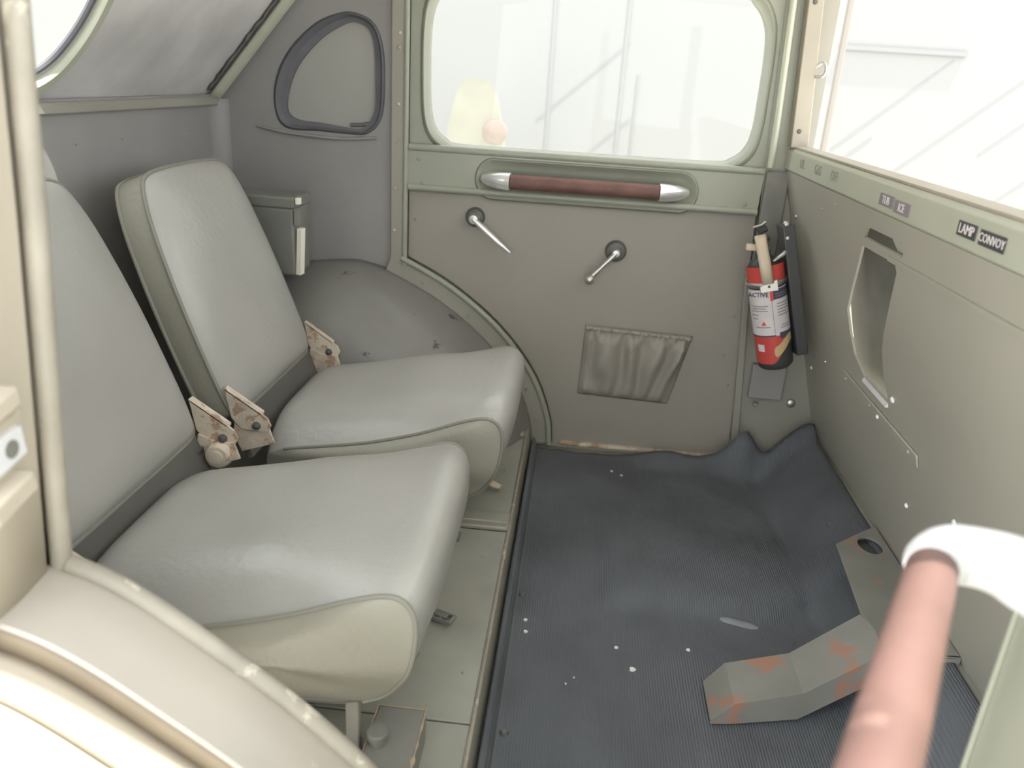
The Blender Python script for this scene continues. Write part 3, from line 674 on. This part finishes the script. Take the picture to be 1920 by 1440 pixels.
def bracket(root, x, y, z, sg, mt='rust'):
    """two-plate folding hinge between seat frame and backrest frame"""
    up = [(-.032, .056), (.026, .018), (.036, .010), (.041, -.002), (.036, -.012), (.020, -.014), (-.008, -.012), (-.024, .006)]
    lo = [(-.020, .002), (.004, -.008), (.036, -.008), (.044, -.034), (-.012, -.054), (-.024, -.022)]
    h = MB().prism([(x + a, y, z + b) for a, b in up], (0, .004, 0)).build('hinge_bracket', mt, root, bevel=.001)
    MB().prism([(x + a, y + .004 * sg, z + b) for a, b in lo], (0, .004, 0)).build('lower_plate', mt, h, bevel=.001)
    MB().prism([(x - .032, y, z + .056), (x + .026, y, z + .018), (x + .026, y, z + .014), (x - .032, y, z + .052)], (0, .014 , 0)).build('bracket_flange', mt, h, bevel=.0008)
    MB().lathe((x + .018, y - .001, z - .003), (0, -1, 0), [(.0068, 0), (.0062, .004), (.004, .0065), (.0001, .0072)], 14).build('rivet', 'dark', h)
    return h

def seat(name, label, xf, yc, w, yb, wb_, xb, zb, hb, group, zoff=0):
    r = empty(name, (xf - .2, yc, .05)); tag(r, label, 'car seat', group)
    cushion(r, xf, yc, w, zoff)
    backrest(r, xb, zb, yb, wb_, hb)
    # frame rails and legs
    for sg in (-1, 1):
        y = yc + sg * (w / 2 - .035)
        MB().tube(catmull([(xf - .055, y, .152), (xf - .085, y, .140), (xf - .14, y, .134), (xf - .40, y, .134)], 3), .008, 8).build('frame_rail', 'frame', r)
        MB().box((xf - .084, y - sg * .0, .098), (.016, .012, .095)).build('leg', 'olive', r, bevel=.002)
        MB().box((xf - .086, y, .0525), (.026, .026, .005)).build('leg_foot', 'frame', r, bevel=.001)
        MB().box((xf - .37, y, .094), (.020, .012, .086)).build('leg', 'frame', r, bevel=.002)
    MB().tube(catmull([(xf - .095, yc - w / 2 + .030, .066), (xf - .115, yc - w / 2 + .025, .072), (xf - .15, yc - w / 2 + .02, .100), (xf - .24, yc - w / 2 + .02, .124)], 5), .011, 10, flat=.7).build('swing_arm', 'frame', r)
    MB().box((xb + .004, yb, zb - .030), (.010, wb_ - .020, .085), Matrix.Rotation(-.36, 3, 'Y')).build('cross_plate', 'under', r, bevel=.002)
    bracket(r, xb + .020, yb - wb_ / 2 - .004, zb + .000, 1)
    bracket(r, xb + .020, yb + wb_ / 2 - .004, zb + .000, -1)
    return r
GRP = 'folding rear seats in olive vinyl'
near = seat('rear_seat', 'olive vinyl folding seat nearest the open doorway', -.122, .848, .365, .876, .375, -.545, .268, .402, GRP, .010)
far = seat('rear_seat', 'olive vinyl folding seat beside the far wheel arch', -.084, 1.338, .365, 1.318, .375, -.520, .262, .395, GRP)
# extra fittings seen on the seats
MB().lathe((-.512, 1.062, .240), (0, -1, 0), [(.020, 0), (.020, .016), (.017, .020), (.011, .020), (.011, .024), (.0001, .025)], 20).build('pivot_boss', 'rust', near)
MB().box((-.545, 1.052, .225), (.016, .030, .05)).build('hinge_block', 'dark', near, bevel=.002)
for rt, (x, y) in ((near, (-.178, .875)), (far, (-.118, 1.372))):
    MB().tube([(x - .05, y + .02, .085), (x - .02, y + .006, .070), (x, y, .0625), (x + .012, y - .004, .0610)], [.005, .008, .009, .006], 10, flat=.55).build('release_tab', 'cream' if rt is far else 'olive', rt)

# ------------------------------------------------------------------ small things on the platform
bk = empty('belt_buckle', (-.165, .966, .052)); tag(bk, 'small worn belt buckle poking out beneath the near seat', 'buckle')
ux = V(.93, -.36, 0).normalized(); uy = V(.36, .93, 0)
def bkp(a, b, z): return V(-.160, .968, z) + ux * a + uy * b
MB().prism([bkp(-.055, -.010, .058), bkp(.0, -.008, .055), bkp(.0, .008, .055), bkp(-.055, .010, .058)], (0, 0, .003)).build('webbing', 'rust', bk, bevel=.0005)
for s in (-1, 1): MB().box(bkp(.014, s * .0085, .0565), (.032, .003, .007), Matrix.Rotation(math.atan2(ux.y, ux.x), 3, 'Z')).build('buckle_side', 'frame', bk, bevel=.0008)
for a in (0, .012, .028): MB().tube([bkp(a, -.010, .057), bkp(a, .010, .057)], .0032, 8).build('buckle_bar', 'frame', bk)
MB().box(bkp(.010, 0, .060), (.022, .010, .004), Matrix.Rotation(math.atan2(ux.y, ux.x), 3, 'Z')).build('buckle_tongue', 'frame', bk, bevel=.001)

bl = empty('stop_block', (-.158, .66, .05)); tag(bl, 'grey painted block with chipped edges and round knob', 'block')
MB().prism([(-.186, .735, .052), (-.128, .735, .052), (-.128, .735, .099), (-.186, .735, .099)], (0, -.17, 0)).build('block_body', 'blockwood', bl, bevel=.003)
rnd = random.Random(3)
ed = [V(-.1285, .734 - .168 * k / 22, .0988) for k in range(23)]
MB().tube(ed, [.0006 + .0030 * rnd.random() ** 2 for _ in ed], 6).build('chipped_edge', 'chip', bl)
ed = [V(-.186 + .058 * k / 10, .7345, .0988) for k in range(11)]
MB().tube(ed, [.0004 + .0010 * rnd.random() for _ in ed], 6).build('chipped_edge', 'chip', bl)
ed = [V(-.1855, .734 - .168 * k / 22, .0988) for k in range(23)]
MB().tube(ed, [.0003 + .0010 * rnd.random() for _ in ed], 6).build('chipped_edge', 'chip', bl)
MB().lathe((-.172, .676, .098), (0, 0, 1), [(.0085, 0), (.0085, .010), (.0115, .011), (.0120, .018), (.0105, .020), (.0001, .0205)], 22).build('knob', 'blockwood', bl)

# floor bracket (foot rest) in the corner
fb = empty('floor_bracket', (.40, 1.05, 0)); tag(fb, 'rust-spotted steel bracket bolted over the rubber mat', 'bracket')
plate = [(.455, 1.010), (.473, 1.200), (.560, 1.275), (.563, .930), (.470, .925)]
hp = [V(.530 + .019 * math.cos(a) * 1.0, 1.205 + .026 * math.sin(a), .108) for a in [2 * math.pi * k / 20 for k in range(20)]]
MB().prism([V(x, y, .108) for x, y in plate], (0, 0, -.004), [hp]).build('plate', 'brk', fb, bevel=.001)
MB().lathe((.530, 1.205, .097), (0, 0, 1), [(.03, 0), (.03, .002)], 20).build('hole_backing', 'black', fb)
# arm: channel with folded sides
arm = [(.462, .108), (.355, .052), (.262, .040), (.234, .012)]
for k, nm in ((0, 'arm'), (1, 'foot'), (2, 'toe')):
    (x0, z0), (x1, z1) = arm[k], arm[k + 1]
    ya0, yb0 = [(1.012, .925), (.972, .893), (.950, .872), (.940, .868)][k]; ya1, yb1 = [(1.012, .925), (.972, .893), (.950, .872), (.940, .868)][k + 1]
    MB().add([(x0, ya0, z0), (x0, yb0, z0), (x1, yb1, z1), (x1, ya1, z1), (x0, ya0, z0 - .004), (x0, yb0, z0 - .004), (x1, yb1, z1 - .004), (x1, ya1, z1 - .004)],
             [(0, 1, 2, 3), (7, 6, 5, 4), (0, 4, 5, 1), (1, 5, 6, 2), (2, 6, 7, 3), (3, 7, 4, 0)]).build(nm, 'brk', fb, smooth_=False)
for yy, nm in ((lambda i: [1.012, .972, .950, .940][i], 'side_flange'), (lambda i: [.925, .893, .872, .868][i], 'side_flange')):
    top_ = [V(arm[i][0], yy(i), arm[i][1]) for i in range(4)]
    bot_ = [V(.462, yy(0), .062), V(.355, yy(1), .008), V(.262, yy(2), .006), V(.234, yy(3), .006)]
    MB().grid([top_, bot_]).build(nm, 'brk', fb, solid=.003, smooth_=False)
MB().prism([(.470, .925, .108), (.563, .930, .108), (.563, .930, .080), (.470, .925, .070)], (0, .003, 0)).build('side_flange', 'brk', fb, smooth_=False)

# ------------------------------------------------------------------ fire extinguisher on the bulkhead
B0 = V(.428, 1.60, .280); B1 = V(.366, 1.60, .500); ax = (B1 - B0).normalized(); HT = (B1 - B0).length
fe = empty('fire_extinguisher', B0); tag(fe, 'small red and black fire extinguisher strapped upright on the bulkhead', 'fire extinguisher')
R0 = .0355
MB().lathe(B0, ax, [(.0001, .000), (.030, .001), (.0345, .006), (R0, .014), (R0, HT - .030), (.034, HT - .016), (.026, HT - .004), (.014, HT + .002), (.014, HT + .012), (.0001, HT + .013)], 32).build('bottle', 'black', fe)
uu = V(0, -1, 0); uu = (uu - ax * uu.dot(ax)).normalized(); ww = ax.cross(uu)   # ww -> sideways
if ww.x < 0: ww = -ww
def cyl(h, deg, r=R0): a = math.radians(deg); return B0 + ax * h + (uu * math.cos(a) + ww * math.sin(a)) * r
def patch(name, h0, h1, d0, d1, mt, r, parent=fe, shape=None):
    NA_, NH = 14, 8
    G = []
    for j in range(NH + 1):
        row = []
        for i in range(NA_ + 1):
            d = d0 + (d1 - d0) * i / NA_
            lo_, hi_ = (h0, h1) if shape is None else shape(d)
            row.append(cyl(lo_ + (hi_ - lo_) * j / NH, d, r))
        G.append(row)
    return MB().grid(G).build(name, mt, parent)
# camera sees angles around -13 deg; left edge -100, right edge 75
patch('red_base_label', .012, .080, -100, 62, 'red', R0 + .0006, shape=lambda d: (.016 + .055 * smooth((d + 20) / 85), .080))
lab = patch('paper_label', .075, .172, -100, 75, 'label', R0 + .0009)
patch('red_collar', .182, .220, -105, 80, 'red', R0 + .0012, shape=lambda d: (.186, .218))
patch('navy_header', .150, .170, 6, 75, 'navy', R0 + .0014, lab)
patch('red_stripe', .148, .172, -4, 6, 'redtri', R0 + .0013, lab)
patch('navy_foot', .068, .081, 14, 70, 'navy', R0 + .0013, lab)
patch('navy_line', .0745, .0775, -95, 2, 'navy', R0 + .0014, lab)
patch('label_seam', .080, .150, -1, 0.5, 'ink', R0 + .0014, lab)
patch('red_triangle', .099, .107, -38, -24, 'redtri', R0 + .0014, lab, shape=lambda d: (.099, .099 + .009 * max(.05, 1 - abs(d + 31) / 8)))
for h, a, b in ((.138, -70, -12), (.133, -66, -20), (.128, -70, -15), (.120, -72, -45), (.112, -70, -48), (.094, -60, -12), (.140, 14, 60), (.134, 14, 56), (.128, 14, 60), (.122, 14, 50), (.116, 14, 58), (.095, 22, 55), (.090, 20, 58), (.160, 12, 68), (.155, 12, 60)):
    patch('print_line', h, h + .0016, a, b, 'ink', R0 + .0016, lab)
patch('tan_sticker', .040, .060, -8, 64, 'tan', R0 + .0015, lab, shape=lambda d: (.030 + .030 * smooth((d + 8) / 72) + (.006 if d < -4 else 0), .052 + .022 * smooth((d + 8) / 60) - (.006 if d < -4 else 0)))
patch('white_mark', .043, .058, -62, -38, 'label', R0 + .0015, lab)
text_mesh('lettering', 'ACTIVE', .013, cyl(.1625, -38, R0 + .0022), (ww * math.cos(math.radians(-38)) - uu * math.sin(math.radians(-38))), ax, 'navy', lab)
# strap, valve and lever
st = MB(); st.grid([[cyl(.176, d, R0 + .0025) for d in range(-110, 251, 12)], [cyl(.186, d, R0 + .0025) for d in range(-110, 251, 12)]]).build('strap', 'satin', fe, solid=.0015)
MB().prism([cyl(.168, -30, R0 + .004), cyl(.168, 22, R0 + .004), cyl(.190, 22, R0 + .004), cyl(.180, -30, R0 + .004)], uu * .003).build('clasp', 'satin', fe, bevel=.001)
MB().lathe(B1, ax, [(.012, .006), (.012, .030), (.016, .032), (.016, .040), (.0001, .041)], 18).build('valve', 'black', fe)
lvP = [cyl(.186, -6, R0 + .010), cyl(.225, -8, R0 + .008), cyl(.262, -12, R0 * .8), cyl(.278, -14, R0 * .6)]
lvw = ww * .0105
lv = MB(); lv.grid([[p - lvw for p in lvP], [p - lvw * .5 + uu * .003 for p in lvP], [p + lvw * .5 + uu * .003 for p in lvP], [p + lvw for p in lvP]]).build('release_lever', 'cream', fe, solid=.003)
MB().box(cyl(.256, -60, R0 * .75), (.020, .014, .012)).build('pin_knob', 'cream', fe, bevel=.002)
MB().tube([cyl(.293, -50, .018), cyl(.296, 0, .020), cyl(.299, 30, .015)], .004, 8, flat=.6).build('top_handle', 'satin', fe)
MB().tube([cyl(.285, -20, .020), cyl(.287, 30, .016)], .0075, 8).build('handle_grip', 'black', fe)
MB().prism([cyl(.02, 118, R0 + .003), cyl(.02, 62, R0 + .010), cyl(.285, 62, R0 + .008), cyl(.285, 118, R0 + .003)], (ww + PN * .2).normalized() * .022).build('mount_bracket', 'black', fe, bevel=.002)
MB().tube([cyl(.225, 22, R0 - .004), cyl(.232, 52, R0 + .004), cyl(.238, 80, R0 + .010)], [.004, .006, .004], 8, flat=.6).build('bracket_clip', 'satin', fe)
screw(fe, cyl(.262, 70, R0 + .012), uu, .005, 'satin', 'bolt', .005); screw(fe, cyl(.288, 72, R0 + .013), uu, .006, 'satin', 'bolt', .003)

# ------------------------------------------------------------------ canister box behind the far seat
bx = empty('storage_box', (-.60, 1.55, .39)); tag(bx, 'olive lidded box with a strap painted pale as if sunlit behind the far seat', 'box')
MB().box((-.640, 1.575, .470), (.170, .090, .135)).build('box_body', 'boxp', bx, bevel=.006)
MB().box((-.640, 1.575, .547), (.176, .096, .022)).build('lid', 'boxp', bx, bevel=.004)
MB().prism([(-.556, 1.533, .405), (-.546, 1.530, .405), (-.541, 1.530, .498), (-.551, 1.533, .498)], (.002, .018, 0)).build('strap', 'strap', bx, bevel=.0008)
MB().box((-.5495, 1.534, .520), (.010, .014, .030)).build('latch', 'frame', bx, bevel=.001)
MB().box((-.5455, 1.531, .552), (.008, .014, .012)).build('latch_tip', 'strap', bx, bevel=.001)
